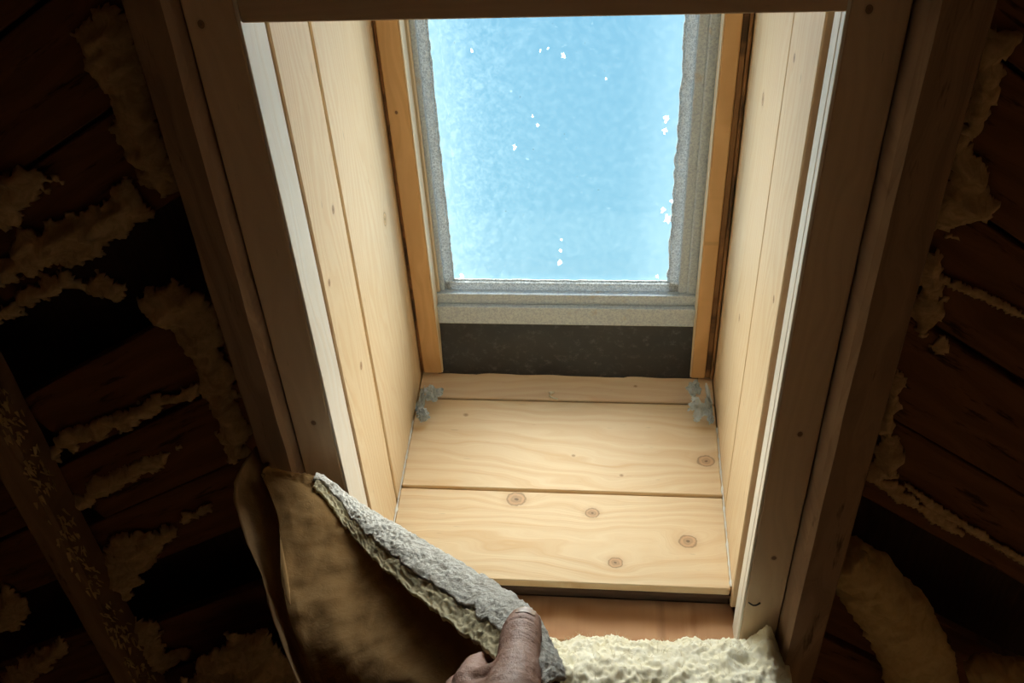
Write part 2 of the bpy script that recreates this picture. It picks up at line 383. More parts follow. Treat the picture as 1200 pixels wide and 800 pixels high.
# edge boards behind the casing, with a brown gap before the wall boards
t1 = slab('trim_1', (-.3365, -.3325), (-1.15, .028), (.0003, .0725), M_reveal, along='v', bev=.0008); tag(t1, kind='structure', label='narrow pale jamb edge on the left of the shaft')
t2 = slab('trim_2', (.3245, .3285), (-1.15, .028), (.0003, .0165), M_reveal, along='v', bev=.0008); tag(t2, kind='structure', label='narrow pale jamb edge on the right of the shaft')
slab('jamb_strip', (.3245, .3285), (-1.15, .028), (.0195, .0485), M_reveal, t2, 'v', .0008)
for nm, a in (('jamb_block', (-.372, -.3367)), ('jamb_block', (.3287, .357))):
    slab(nm, a, (-1.15, .028), (.0185, .055), M_groove, wl if a[0] < 0 else wr, 'v', .001)
wt = slab('wall_top', (-.37, .36), (.0285, .05), (.0, .64), M_pine, along='u'); tag(wt, kind='structure', label='boarded head of the skylight shaft')
# foam flecks in the left gap
for i in range(26):
    vv = -.02 - 1.08 * (i / 26) ** .9 + random.uniform(-.02, .02)
    if random.random() < .35: continue
    bm = bmesh.new(); bmesh.ops.create_icosphere(bm, subdivisions=1, radius=1)
    for q in bm.verts:
        q.co = P(HL - .010 + q.co.x * .004, vv + q.co.y * random.uniform(.004, .012), .083 + q.co.z * .0025 + .002 * noise.noise(q.co * 3 + Vector((i, 0, 0))))
    me = bpy.data.meshes.new('foam_fleck'); bm.to_mesh(me); bm.free(); link('foam_fleck', me, M_foam, wl)

sill = board('wall_bottom', (-.007, vsf(.33) - .028, .33), (1, 0, 0), tuple(SHD), .70, .49, .012, M_dark, None, 0)
tag(sill, kind='structure', label='boarded sloping sill of the skylight shaft')
def sill_board(w0, w1, knots, par=sill, th=.02, name='plank', tone=(PINE_L, PINE_D)):
    wc = (w0 + w1) / 2; L = HR - HL - .005
    mat = wood('sill_board', tone[0], tone[1], [(u - (HL + HR) / 2, (w - wc) * math.sqrt(1 + SL * SL), r) for u, w, r in knots], grain=1.25, ring=50, knotcol=(.50, .31, .17))
    c = Vector(((HL + HR) / 2, vsf(wc), wc)) - Vector(SHN).normalized() * th / 2
    return board(name, tuple(c), (1, 0, 0), tuple(SHD), L, (w1 - w0) * math.sqrt(1 + SL * SL), th, mat, par, .0022)
sill_board(.085, .2800, [(-.093, .262, .017), (.061, .236, .012), (.246, .181, .015), (.107, .13, .012)], th=.029)
sill_board(.2855, .5125, [(.292, .367, .015), (.019, .371, .003), (.119, .326, .003), (-.22, .47, .004)])
sill_board(.5170, .60, [(.15, .56, .003)], tone=((.90, .74, .56), (.78, .56, .38)))
# caulk beads along both ends of the sill
def bead(uu, w0, w1, n=46):
    vts, fcs = [], []
    for i in range(n + 1):
        w = w0 + (w1 - w0) * i / n; r = .0010 + .0040 * max(0, noise.noise(Vector((uu * 9, w * 230, 0))) + .15)
        for k in range(6):
            a = k / 6 * math.tau; vts.append(P(uu + r * math.cos(a) * .9, vsf(w) + .0006 + r * math.sin(a), w))
    for i in range(n):
        for k in range(6): fcs.append((i * 6 + k, i * 6 + (k + 1) % 6, (i + 1) * 6 + (k + 1) % 6, (i + 1) * 6 + k))
    return pydata('caulk_bead', vts, fcs, M_caulk, sill, True)
bead(HL + .0015, .11, .45); bead(HR - .0015, .09, .45)
# beam below the sill and a dark strip that paints in the shadow gap
gap = slab('shadow_gap_strip', (HL, HR), (-1.22, -1.128), (.10, .13), M_dark, along='u', bev=.002); tag(gap, kind='structure', label='dark strip standing in for the shadow under the sill front')
ledge = slab('sill_beam', (-.392, .33), (-1.27, -1.146), (.0, .099), M_ledge, along='u', bev=.003)
tag(ledge, label='rough reddish-brown beam lying below the pine sill', cat='beam')

# ------------------------------------------------------------------ casing (face boards) and rafters
def top(name, *a, label, cat, group=None, **k): o = slab(name, *a, **k); tag(o, label=label, cat=cat, group=group); return o
c1 = slab('trim_4', (-.3965, -.3367), (-1.16, .30), (0, .018), M_casing, along='v', bev=.0015); tag(c1, kind='structure', label='left pine casing board facing the attic')
c2 = slab('trim_5', (.3287, .3905), (-1.155, .30), (0, .018), M_casing, along='v', bev=.0015); tag(c2, kind='structure', label='right pine casing board facing the attic')
c3 = slab('trim_6', (-.332, .328), (.0, .20), (.0008, .018), M_casing, along='u', bev=.0015); tag(c3, kind='structure', label='head casing board across the top of the opening')
def rafter(u0, u1, w0, w1, label, v0=-2.45, v1=1.3):
    L = v1 - v0; seg = 60; rows = []
    bm = bmesh.new(); cu, cw = (u0 + u1) / 2, (w0 + w1) / 2
    prof = [(-1, -.86), (-.8, -1), (.8, -1), (1, -.86), (1, 1), (-1, 1)]
    for i in range(seg + 1):
        x = -L / 2 + L * i / seg; ring = []
        for k, (a, b) in enumerate(prof):
            j = .0016 * noise.noise(Vector((x * 9, k * 3.1, u0 * 7))) + .0012 * noise.noise(Vector((x * 40, k * 2.1, u0)))
            ring.append(bm.verts.new((x, a * (u1 - u0) / 2 + j, b * (w1 - w0) / 2 + j)))
        rows.append(ring)
    for i in range(seg):
        for k in range(6): bm.faces.new((rows[i][k], rows[i][(k + 1) % 6], rows[i + 1][(k + 1) % 6], rows[i + 1][k]))
    bm.faces.new(rows[0]); bm.faces.new(rows[-1]); bmesh.ops.recalc_face_normals(bm, faces=bm.faces)
    me = bpy.data.meshes.new('rafter'); bm.to_mesh(me); bm.free()
    # local x = v, y = u, z = w   (x cross y = z in world because roof space is left-handed)
    mw = Matrix((D(0, 1, 0), D(1, 0, 0), D(0, 0, 1))).transposed().to_4x4(); mw.translation = P(cu, (v0 + v1) / 2, cw)
    o = link('rafter', me, M_rafter, None, mw); tag(o, label=label, cat='rafter', group='roof rafters'); return o
rafter(-.452, -.3985, -.032, .125, 'weathered rafter along the left casing of the skylight')
rafter(.392, .4545, -.06, .125, 'weathered rafter along the right casing of the skylight')
rafter(-.995, -.930, .055, .125, 'dark rafter at the lower left with a shredded edge')

# ------------------------------------------------------------------ window
win = empty('window_1', P(0, -.87, .64), label='small skylight with weathered grey frame and dirty glass', kind='structure')
slab('bottom_rail', (-.30, .29), (-.868, -.822), (.600, .66), M_metal, win, 'u', .003, 2)
slab('glazing_bead', (-.30, .29), (-.8225, -.796), (.612, .66), M_metal, win, 'u', .004, 2)
slab('sealant_strip', (-.268, .235), (-.797, -.777), (.628, .6435), M_gasket, win, 'u', .004, 2)
slab('stile', (-.335, -.2785), (-.87, .03), (.618, .66), M_strip_pale, win, 'v', .002)
slab('stile', (.252, .33), (-.87, .03), (.62, .66), M_metal, win, 'v', .003)
slab('gasket', (-.279, -.268), (-.80, .02), (.624, .6435), M_metal, win, 'v', .003, 2)
slab('gasket', (.2335, .2525), (-.80, .02), (.624, .6435), M_metal, win, 'v', .003, 2)
slab('sealant_strip', (-.2685, -.2505), (-.797, .02), (.630, .6435), M_gasket, win, 'v', .004, 2)
slab('sealant_strip', (.214, .234), (-.797, .02), (.630, .6435), M_gasket, win, 'v', .004, 2)
slab('top_rail', (-.335, .33), (-.02, .03), (.60, .66), M_metal, win, 'u', .003)
slab('pane', (-.265, .23), (-.79, -.01), (.644, .648), M_glass, win, 'v', 0)
# sealant beads (wavy) round the daylight edge
def wavy(name, pts, r, mat, par, amp=.0015, fr=60, sides=6):
    vts, fcs = [], []; n = len(pts)
    for i, (u, v, w) in enumerate(pts):
        j = amp * noise.noise(Vector((u * fr, v * fr, 1.3))); rr = r * (1 + .5 * noise.noise(Vector((u * fr * 1.7, v * fr * 1.7, 4.0))))
        a0 = pts[max(0, i - 1)]; a1 = pts[min(n - 1, i + 1)]
        T = Vector((a1[0] - a0[0], a1[1] - a0[1], a1[2] - a0[2])).normalized(); N1 = T.orthogonal().normalized(); N2 = T.cross(N1)
        for k in range(sides):
            an = k / sides * math.tau; q = Vector((u, v, w)) + N1 * (rr * math.cos(an) + j) + N2 * (rr * math.sin(an) + j); vts.append(P(*q))
    for i in range(n - 1):
        for k in range(sides): fcs.append((i * sides + k, i * sides + (k + 1) % sides, (i + 1) * sides + (k + 1) % sides, (i + 1) * sides + k))
    fcs.append(tuple(range(sides))); fcs.append(tuple((n - 1) * sides + k for k in range(sides)))
    return pydata(name, vts, fcs, mat, par, True)
wavy('sealant_bead', [(-.2495, -.776 + .756 * i / 90, .637) for i in range(91)], .0030, M_gasket, win)
wavy('sealant_bead', [(.2135, -.776 + .756 * i / 90, .637) for i in range(91)], .0035, M_gasket, win, .003)
wavy('sealant_bead', [(-.250 + .464 * i / 60, -.7765, .637) for i in range(61)], .0028, M_gasket, win)
# lichen-like white splashes on the outside of the glass
_b = NB('white_splash'); _t = _b.n('ShaderNodeBsdfTranslucent'); _t.inputs[0].default_value = (.9, .92, .95, 1); M_splash = _b.done(_t)
for (px, py, s) in [(783, 257, 4.2), (777, 246, 2.6), (787, 236, 2.0), (781, 139, 3.2), (779, 153, 3.0), (770, 324, 2.4), (657, 294, 2.2), (656, 308, 3.0), (658, 281, 1.3), (660, 66, 2.2), (633, 60, 1.3), (642, 57, 1.2), (710, 93, 1.2), (624, 136, 1.4), (630, 147, 2.0), (603, 172, 2.2), (553, 60, 1.6), (541, 325, 3.0)]:
    u, v = atw(px, py, .6475); r = s * .00165; n = 14
    rr = [r * max(.35, 1 + 1.3 * noise.noise(Vector((k * 1.37 + .31, px * .173 + .41, py * .211)))) for k in range(n)]
    vts = [P(u + rr[k] * .85 * math.cos(k / n * math.tau), v + 1.25 * rr[k] * math.sin(k / n * math.tau), w) for w in (.6482, .6492) for k in range(n)]
    fc = [tuple(range(n)), tuple(range(n, 2 * n))] + [(k, (k + 1) % n, n + (k + 1) % n, n + k) for k in range(n)]
    pydata('splash', vts, fc, M_splash, win)
w2 = slab('fill_window', (1.48, 2.02), (-.77, -.18), (.640, .644), M_glass, None, 'v', 0); tag(w2, kind='structure', label='added unseen skylight that brings fill light into the attic')  # added out of view so bounced daylight fills the attic
# black membrane curb between frame and sill
def membrane():
    nu, nv = 60, 14; vts, fcs = [], []
    for th in (0, .003):
        for j in range(nv + 1):
            for i in range(nu + 1):
                u = -.296 + .585 * i / nu; t = j / nv
                v = -.858 + (-1.004 + .858 + .004 * noise.noise(Vector((u * 9, 0, 2)))) * t; w = .6035 + (.583 - .6035) * t
                w -= .004 * noise.noise(Vector((u * 14, v * 20, .3))) + .003 * math.exp(-((u + .205) / .004) ** 2) + .003 * math.exp(-((u - .12) / .005) ** 2)
                vts.append(P(u, v, w + th + .002))
    A = (nu + 1) * (nv + 1)
    for k in (0, A):
        for j in range(nv):
            for i in range(nu):
                a = k + j * (nu + 1) + i; fcs.append((a, a + 1, a + nu + 2, a + nu + 1))
    for i in range(nu): fcs.append((i, i + 1, A + i + 1, A + i)); b_ = nv * (nu + 1) + i; fcs.append((b_, b_ + 1, A + b_ + 1, A + b_))
    o = pydata('roof_membrane', vts, fcs, M_membrane, None, True)
    tag(o, label='black waterproof membrane strip between window frame and pine sill', cat='membrane')
membrane()
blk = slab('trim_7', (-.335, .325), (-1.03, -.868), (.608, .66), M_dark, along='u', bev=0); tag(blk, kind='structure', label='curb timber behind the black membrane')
# stops either side of the window
s1 = slab('trim_8', (-.328, -.2865), (-.992, .028), (.576, .616), M_strip, along='v', bev=.002); tag(s1, kind='structure', label='orange stained wooden stop left of the window')
s2 = slab('trim_9', (.272, .302), (-.992, .028), (.576, .616), M_strip, along='v', bev=.002); tag(s2, kind='structure', label='orange stained wooden stop right of the window')
slab('edge_strip', (-.2865, -.2845), (-.990, .027), (.577, .615), M_strip_pale, s1, 'v', .0005)
slab('edge_strip', (.270, .272), (-.990, .027), (.577, .615), M_strip_pale, s2, 'v', .0005)
slab('stained_strip', (.3025, .3135), (-.992, .028), (.579, .616), M_strip_dark, s2, 'v', .0015)
slab('edge_strip', (.314, .3195), (-.992, .028), (.573, .616), M_strip_dark, s2, 'v', .0015)
slab('stained_strip', (-.3345, -.3285), (-.992, .028), (.582, .616), M_strip_dark, s1, 'v', .001)

# ------------------------------------------------------------------ sheathing in the side bays
lin_l = slab('wall_lining_left', (-1.9, -.46), (-2.4, 1.2), (.300, .312), M_dark, along='v', bev=0); tag(lin_l, kind='structure', label='dark sheet standing in for the void behind the left roof boards')  # dark sheets take the place of the unlit cavity behind the planks
lin_r = slab('wall_lining_right', (.46, 1.12), (-2.4, 1.2), (.300, .312), M_dark, along='v', bev=0); tag(lin_r, kind='structure', label='dark sheet standing in for the void behind the right roof boards')
def planks(par, u0, u1, ang, n0, n1, wid, skip, w=.135):
    a = math.radians(ang); dx, dy = math.cos(a), math.sin(a); nx, ny = -dy, dx
    k = 0; n = n0
    while n < n1:
        L = (u1 - u0) / dx; cu = (u0 + u1) / 2
        cn = n + wid / 2                        # centre along the normal through u = cu
        cv = (cn - cu * nx) / ny
        if k not in skip:
            dw = random.uniform(-.006, .006)
            board('plank', (cu, cv, w + dw + .011), (dx, dy, 0), (nx, ny, 0), L, wid - .007, .022, M_sheath, par, .002)
        n += wid; k += 1
planks(lin_l, -.928, -.455, 29, -1.2, .75, .150, {3, 7})
planks(lin_l, -1.46, -.997, 29, -1.0, .45, .150, {2})
planks(lin_r, .457, 1.05, -34, -1.1, .75, .165, {3})

# wool and paper scraps stuck to the boards: ragged height fields
SCN = [0]
def scrap(label, outline, w, th, name='insulation_scrap', mat=None, res=.0048, rag=.018, cat='insulation'):
    SCN[0] += 1; sd_ = SCN[0] * 7.7
    pl = [atw(x, y, w) for x, y in outline]
    an = math.radians(29 if pl[0][0] < 0 else -34); ca, sa = math.cos(an), math.sin(an)
    us = [p[0] for p in pl]; vv = [p[1] for p in pl]
    def sdist(x, y):
        best = 9; ins = False; n = len(pl)
        for i in range(n):
            ax, ay = pl[i]; bx, by = pl[(i + 1) % n]
            ex, ey = bx - ax, by - ay; t = max(0, min(1, ((x - ax) * ex + (y - ay) * ey) / (ex * ex + ey * ey + 1e-12)))
            best = min(best, math.hypot(x - ax - ex * t, y - ay - ey * t))
            if (ay > y) != (by > y) and x < (bx - ax) * (y - ay) / (by - ay) + ax: ins = not ins
        return best if ins else -best
    u0, u1, v0, v1 = min(us) - rag, max(us) + rag, min(vv) - rag, max(vv) + rag
    nu, nv = max(4, int((u1 - u0) / res)), max(4, int((v1 - v0) / res))
    bm = bmesh.new(); idx = {}
    def vert(i, j):
        if (i, j) in idx: return idx[i, j]
        u, v = u0 + (u1 - u0) * i / nu, v0 + (v1 - v0) * j / nv
        u += 1.1 * res * noise.noise(Vector((u * 210, v * 210, sd_))); v += 1.1 * res * noise.noise(Vector((u * 210, v * 210, sd_ + 5)))
        d = sdist(u, v) + rag * fbm((u, v, sd_), 28, 3)
        h = th * min(1, max(0, d / (th * 1.6))) ** .5 * (1 + .45 * fbm((u, v, sd_ + 2), 22, 4) + .7 * noise.noise(Vector(((u * ca + v * sa) * 14, (v * ca - u * sa) * 95, sd_))))
        idx[i, j] = bm.verts.new(P(u, v, w - max(0, h))); return idx[i, j]
    for i in range(nu):
        for j in range(nv):
            u, v = u0 + (u1 - u0) * (i + .5) / nu, v0 + (v1 - v0) * (j + .5) / nv
            if sdist(u, v) + rag * fbm((u, v, sd_), 28, 3) > -.002: bm.faces.new((vert(i, j), vert(i + 1, j), vert(i + 1, j + 1), vert(i, j + 1)))
    # close with a flat back
    g = bmesh.ops.extrude_face_region(bm, geom=bm.faces[:])
    nb = [e for e in g['geom'] if isinstance(e, bmesh.types.BMVert)]
    for v in nb:
        v.co += MW * .004
    bmesh.ops.recalc_face_normals(bm, faces=bm.faces)
    me = bpy.data.meshes.new(name); bm.to_mesh(me); bm.free()
    o = link(name, me, mat or M_scrap, None, None, True); tag(o, label=label, cat=cat, group='wool scraps on the roof boards'); return o
SW = .128
scrap('lumpy grey-brown wool patch at the top beside the left rafter', [(92, 20), (140, 15), (165, 60), (178, 120), (200, 190), (205, 215), (180, 220), (150, 180), (135, 130), (105, 85), (95, 50)], SW, .03)
scrap('round wool lump beside the left rafter at mid-height', [(155, 175), (185, 165), (205, 200), (208, 222), (190, 228), (165, 210)], SW, .03)
scrap('long ragged wool strip running diagonally across left roof boards', [(0, 310), (20, 285), (60, 255), (110, 245), (150, 210), (170, 225), (172, 250), (140, 275), (110, 295), (70, 312), (20, 325), (0, 335)], SW, .022)
scrap('tattered wool patch at the left frame edge above diagonal strip', [(-15, 225), (30, 198), (55, 200), (66, 210), (40, 235), (15, 250), (-5, 270), (-20, 275)], SW, .02)
scrap('thin wool fringe below the long diagonal strip', [(-5, 372), (20, 345), (70, 322), (120, 325), (150, 345), (140, 355), (90, 335), (45, 350), (10, 378)], SW, .014)
scrap('pale wool patch hanging by the left rafter', [(160, 345), (200, 330), (240, 350), (262, 420), (285, 490), (292, 530), (270, 540), (250, 480), (228, 420), (205, 385), (170, 372)], SW, .025)
scrap('narrow wool strip slanting across boards left of the rafter', [(35, 540), (60, 520), (110, 495), (160, 475), (235, 450), (230, 458), (170, 490), (110, 515), (70, 535), (40, 550)], SW, .014)
scrap('spindle-shaped wool tuft lower left on the boards', [(75, 598), (110, 565), (160, 540), (205, 527), (190, 545), (140, 570), (100, 592)], SW, .016)
scrap('fan-shaped wool patch above lower left rafter edge', [(115, 665), (135, 630), (170, 625), (195, 620), (245, 590), (200, 622), (180, 655), (160, 690), (140, 705), (120, 690)], SW, .02)
scrap('wool lump beside the shredded rafter at the bottom left', [(140, 740), (155, 725), (180, 730), (195, 760), (230, 762), (190, 790), (170, 820), (150, 800)], SW, .025)
scrap('dim brown wool heap under the lifted batt', [(215, 800), (240, 770), (275, 745), (310, 740), (350, 790), (360, 850), (280, 860), (210, 840)], .05, .04)
scrap('frayed wool bundle in the bottom left corner', [(-20, 700), (10, 690), (35, 705), (20, 735), (-20, 750)], SW, .02)
scrap('slanting wool strip at the bottom left corner edge', [(0, 800), (30, 770), (75, 745), (80, 760), (50, 785), (20, 815)], SW, .016)
scrap('tattered wool patch along the upper right rafter', [(1150, 30), (1170, 25), (1180, 55), (1172, 75), (1160, 95), (1155, 130), (1140, 160), (1128, 150), (1135, 100), (1145, 60)], SW, .02)
scrap('wool tatter along the right rafter below the gap', [(1118, 165), (1142, 175), (1155, 205), (1160, 240), (1140, 260), (1120, 280), (1098, 275), (1105, 230), (1112, 190)], SW, .022)
scrap('layered wool flakes beside the middle of the right rafter', [(1088, 290), (1105, 300), (1108, 350), (1100, 380), (1085, 395), (1060, 395), (1070, 350), (1078, 310)], SW, .022)
scrap('spiky wool fringe low on the right rafter', [(1052, 430), (1060, 445), (1052, 470), (1045, 500), (1060, 540), (1040, 560), (1020, 560), (1030, 500), (1040, 450)], SW, .02)
scrap('torn wool sliver slanting away from the right rafter', [(1015, 555), (1045, 562), (1080, 590), (1130, 624), (1127, 629), (1075, 599), (1030, 570)], SW, .008, rag=.008, res=.0035)
scrap('thin pale splinter line across the right roof boards', [(1085, 320), (1140, 337), (1205, 371), (1205, 377), (1140, 345), (1088, 326)], SW, .006, rag=.004, res=.0035)
scrap('torn paper edge across the lower right roof boards', [(1060, 566), (1115, 603), (1200, 656), (1205, 664), (1150, 632), (1090, 596)], SW, .006, rag=.004, res=.0035)
scrap('small pale wool flake on the right roof boards', [(1095, 405), (1108, 395), (1112, 410), (1100, 415)], SW, .012, rag=.006)

# shredded wool along the lower left rafter edge
def shred_strip():
    bm = bmesh.new(); rnd = random.Random(3)
    for i in range(420):
        v = -.56 - 1.15 * rnd.random() ; u = -.928 + rnd.gauss(0, .006); w = .055 + rnd.uniform(-.014, .035)
        if noise.noise(Vector((v * 14, 0, 0))) < -.28: continue
        ln = rnd.uniform(.008, .022); a = rnd.uniform(-.9, .9) - 1.0; th = rnd.uniform(.0015, .004)
        d = Vector((math.cos(a) * .6, math.sin(a), rnd.uniform(-.6, .3))) * ln; s = Vector((-math.sin(a), math.cos(a) * .6, .2)) * th
        p = Vector((u, v, w)); q = [p - s, p + s, p + s * .6 + d * .6, p + d, p - s * .6 + d * .6]
        vt = [bm.verts.new(P(*x)) for x in q] + [bm.verts.new(P(x.x, x.y, x.z + .0012)) for x in q]
        bm.faces.new(vt[:5]); bm.faces.new(vt[5:][::-1])
        for k in range(5): bm.faces.new((vt[k], vt[5 + k], vt[5 + (k + 1) % 5], vt[(k + 1) % 5]))
    me = bpy.data.meshes.new('shredded_wool'); bm.to_mesh(me); bm.free()
    o = link('shredded_wool', me, M_wool_old); tag(o, label='shredded wool fibres along the lower left rafter edge', cat='insulation', kind='stuff')
shred_strip()

# ------------------------------------------------------------------ fluffy wool bodies
def wool_tube(name, path, label, mat, seg=14, seed=0, amp=.022, nth=40, res=110):
    """path: list of (u, v, w, ru, rw) stations; lumpy closed tube"""
    pts = [Vector(p[:3]) for p in path]; rad = [(p[3], p[4]) for p in path]
    def cr(a, t, f):
        k = min(int(t * (len(a) - 1)), len(a) - 2); s = t * (len(a) - 1) - k
        p0, p1, p2, p3 = a[max(0, k - 1)], a[k], a[k + 1], a[min(len(a) - 1, k + 2)]
        return f(p0, p1, p2, p3, s)
    cm = lambda p0, p1, p2, p3, s: .5 * ((2 * p1) + (p2 - p0) * s + (2 * p0 - 5 * p1 + 4 * p2 - p3) * s * s + (3 * p1 - p0 - 3 * p2 + p3) * s ** 3)
    vts, fcs = [], []
    for i in range(res + 1):
        t = i / res; c = cr(pts, t, cm); c2 = cr(pts, min(1, t + .01), cm); c1_ = cr(pts, max(0, t - .01), cm)
        T = (c2 - c1_).normalized(); B = Vector((0, 0, -1)); B = (B - T * B.dot(T)).normalized(); N = T.cross(B)
        ra = cr([r[0] for r in rad], t, cm); rb = cr([r[1] for r in rad], t, cm)
        cap = min(1, math.sqrt(max(0, 1 - (1 - min(t, 1 - t) / .04) ** 2)) if min(t, 1 - t) < .04 else 1); cap = max(cap, .02)
        for k in range(nth):
            a = k / nth * math.tau; dirv = N * (math.cos(a) * ra) + B * (math.sin(a) * rb); q = c + dirv * cap
            n = dirv.normalized(); s_ = Vector((seed, 0, 0))
            h = amp * (fbm(q + s_, 24, 2) * .6 + (.5 - abs(noise.noise((q + s_) * 52))) * .8 + .35 * noise.noise((q + s_) * 130))
            vts.append(P(*(q + n * h)))
    for i in range(res):
        for k in range(nth): fcs.append((i * nth + k, i * nth + (k + 1) % nth, (i + 1) * nth + (k + 1) % nth, (i + 1) * nth + k))
    fcs.append(tuple(range(nth))); fcs.append(tuple(res * nth + k for k in range(nth)))
    o = pydata(name, vts, fcs, mat, None, True); tag(o, label=label, cat='insulation'); return o
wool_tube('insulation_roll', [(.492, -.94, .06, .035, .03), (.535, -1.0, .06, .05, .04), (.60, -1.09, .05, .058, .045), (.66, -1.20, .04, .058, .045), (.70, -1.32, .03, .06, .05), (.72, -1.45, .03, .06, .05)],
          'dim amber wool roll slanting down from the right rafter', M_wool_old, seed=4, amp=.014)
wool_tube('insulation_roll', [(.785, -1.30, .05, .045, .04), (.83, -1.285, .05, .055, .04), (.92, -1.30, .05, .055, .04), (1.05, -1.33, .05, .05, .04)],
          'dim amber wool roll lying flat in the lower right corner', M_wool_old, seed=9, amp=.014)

def fluff():
    prof = [(-.016, -1.150), (-.018, -1.125), (-.028, -1.104), (-.06, -1.084), (-.12, -1.066), (-.185, -1.10), (-.23, -1.20), (-.24, -1.36), (-.20, -1.50)]
    na, nb = 300, 150; U0, U1 = -.375, .405
    def pr(t):
        x = t * (len(prof) - 1); k = min(int(x), len(prof) - 2); s = x - k
        g = lambda i: Vector(prof[max(0, min(len(prof) - 1, i))])
        p0, p1, p2, p3 = g(k - 1), g(k), g(k + 1), g(k + 2)
        return .5 * ((2 * p1) + (p2 - p0) * s + (2 * p0 - 5 * p1 + 4 * p2 - p3) * s * s + (3 * p1 - p0 - 3 * p2 + p3) * s ** 3)
    vts, fcs = [], []
    for i in range(na + 1):
        for j in range(nb + 1):
            u = U0 + (U1 - U0) * i / na; t = j / nb
            wv = pr(t); wv2 = pr(min(1, t + .01)) - pr(max(0, t - .01)); n = Vector((0, -wv2.x, wv2.y)); n = Vector((0, -wv2[0] , wv2[1])).normalized()
            q = Vector((u, wv.y, wv.x))
            k1 = fbm(q, 16, 2) * .012
            s1 = q * 38 + Vector((noise.noise(q * 20), noise.noise(q * 20 + Vector((5, 0, 0))), 0)) * 1.2
            fold = (.45 - abs(noise.noise(s1))) * .011
            f2 = (.4 - abs(noise.noise(s1 * 2.4))) * .008 + .003 * noise.noise(q * 230) + .002 * noise.noise(q * 420)
            fade = min(1, t / .12)
            h = (k1 + fold + f2) * fade
            tall = .060 * math.exp(-((u - .368) / .020) ** 2) * math.exp(-((t - .22) / .17) ** 2) + .012 * math.exp(-((u - .30) / .05) ** 2)
            edge = max(0, u - .372); q2 = q + n * h + Vector((0, tall * fade - .8 * edge, .6 * edge))
            vts.append(P(*q2))
    for i in range(na):
        for j in range(nb):
            a = i * (nb + 1) + j; fcs.append((a, a + 1, a + nb + 2, a + nb + 1))
    # close the underside
    A = len(vts)
    for i in range(na + 1):
        u = U0 + (U1 - U0) * i / na; vts.append(P(u, -1.5, -.02)); 
    for i in range(na):
        a0, a1 = i * (nb + 1), (i + 1) * (nb + 1); fcs.append((a0, a1, A + i + 1, A + i)); fcs.append((a0 + nb, A + i, A + i + 1, a1 + nb))
    fcs.append(tuple(range(nb + 1)) + (A,)); fcs.append(tuple(na * (nb + 1) + j for j in range(nb, -1, -1)) + (A + na,))
    o = pydata('insulation_fluff', vts, fcs, M_wool, None, True)
    tag(o, label='bright cream wool insulation bulging below the sill beam', cat='insulation')
    # stray fibres
    rnd = random.Random(5); bm = bmesh.new()
    for k in range(900):
        i = rnd.randrange(90, na + 1); j = rnd.randrange(18, 100)
        p = vts[i * (nb + 1) + j]; d = Vector((rnd.gauss(0, 1), rnd.gauss(0, 1) - .4, rnd.gauss(0, 1) + .5)).normalized()
        ln = rnd.uniform(.004, .013); bend = Vector((rnd.gauss(0, 1), rnd.gauss(0, 1), rnd.gauss(0, 1))) * ln * .3
        r = .00035; prev = None; sdv = d.orthogonal().normalized() * r; sd2 = d.cross(sdv).normalized() * r
        for s in range(4):
            f = s / 3; c = p + d * ln * f + bend * f * f
            rg = [bm.verts.new(c + sdv * (1 - .7 * f)), bm.verts.new(c - sdv * .5 + sd2 * (1 - .7 * f)), bm.verts.new(c - sdv * .5 - sd2 * (1 - .7 * f))]
            if prev:
                for e in range(3): bm.faces.new((prev[e], prev[(e + 1) % 3], rg[(e + 1) % 3], rg[e]))
            prev = rg
    me = bpy.data.meshes.new('loose_fibers'); bm.to_mesh(me); bm.free()
    tag(link('loose_fibers', me, M_wool_rim, o), kind='stuff')
fluff()

# ------------------------------------------------------------------ lifted batt
def poly_at(pts, t):
    x = t * (len(pts) - 1); k = min(int(x), len(pts) - 2); s = x - k
    g = lambda i: pts[max(0, min(len(pts) - 1, i))]
    p0, p1, p2, p3 = g(k - 1), g(k), g(k + 1), g(k + 2)
    return .5 * ((2 * p1) + (p2 - p0) * s + (2 * p0 - 5 * p1 + 4 * p2 - p3) * s * s + (3 * p1 - p0 - 3 * p2 + p3) * s ** 3)
E1 = [atz(*p) for p in [(306, 556, 1.36), (340, 562, 1.36), (372, 578, 1.345), (405, 618, 1.28), (440, 655, 1.17), (480, 690, 1.05), (540, 738, .86), (580, 770, .74), (606, 800, .67), (622, 835, .63)]]
E2 = [atz(*p) for p in [(312, 548, 1.385), (345, 554, 1.39), (378, 566, 1.395), (420, 594, 1.345), (462, 617, 1.25), (510, 646, 1.135), (585, 692, .95), (628, 726, .83), (648, 770, .74), (660, 815, .68)]]
LB = [E1[0]] + [atz(*p) for p in [(326, 610, 1.30), (330, 680, 1.2), (345, 745, 1.1), (385, 830, 1.0)]]
GB = [LB[-1]] + [atz(*p) for p in [(450, 860, .88), (540, 890, .74), (620, 920, .62)]]
RB = [E1[-1]] + [atz(*p) for p in [(624, 860, .63), (622, 890, .62)]] + [GB[-1]]
def coons(s, t):
    T, B_, L, R_ = poly_at(E1, s), poly_at(GB, s), poly_at(LB, t), poly_at(RB, t)
    lin = T * (1 - t) + B_ * t + L * (1 - s) + R_ * s
    bil = E1[0] * (1 - s) * (1 - t) + E1[-1] * s * (1 - t) + GB[0] * (1 - s) * t + GB[-1] * s * t
    return lin - bil
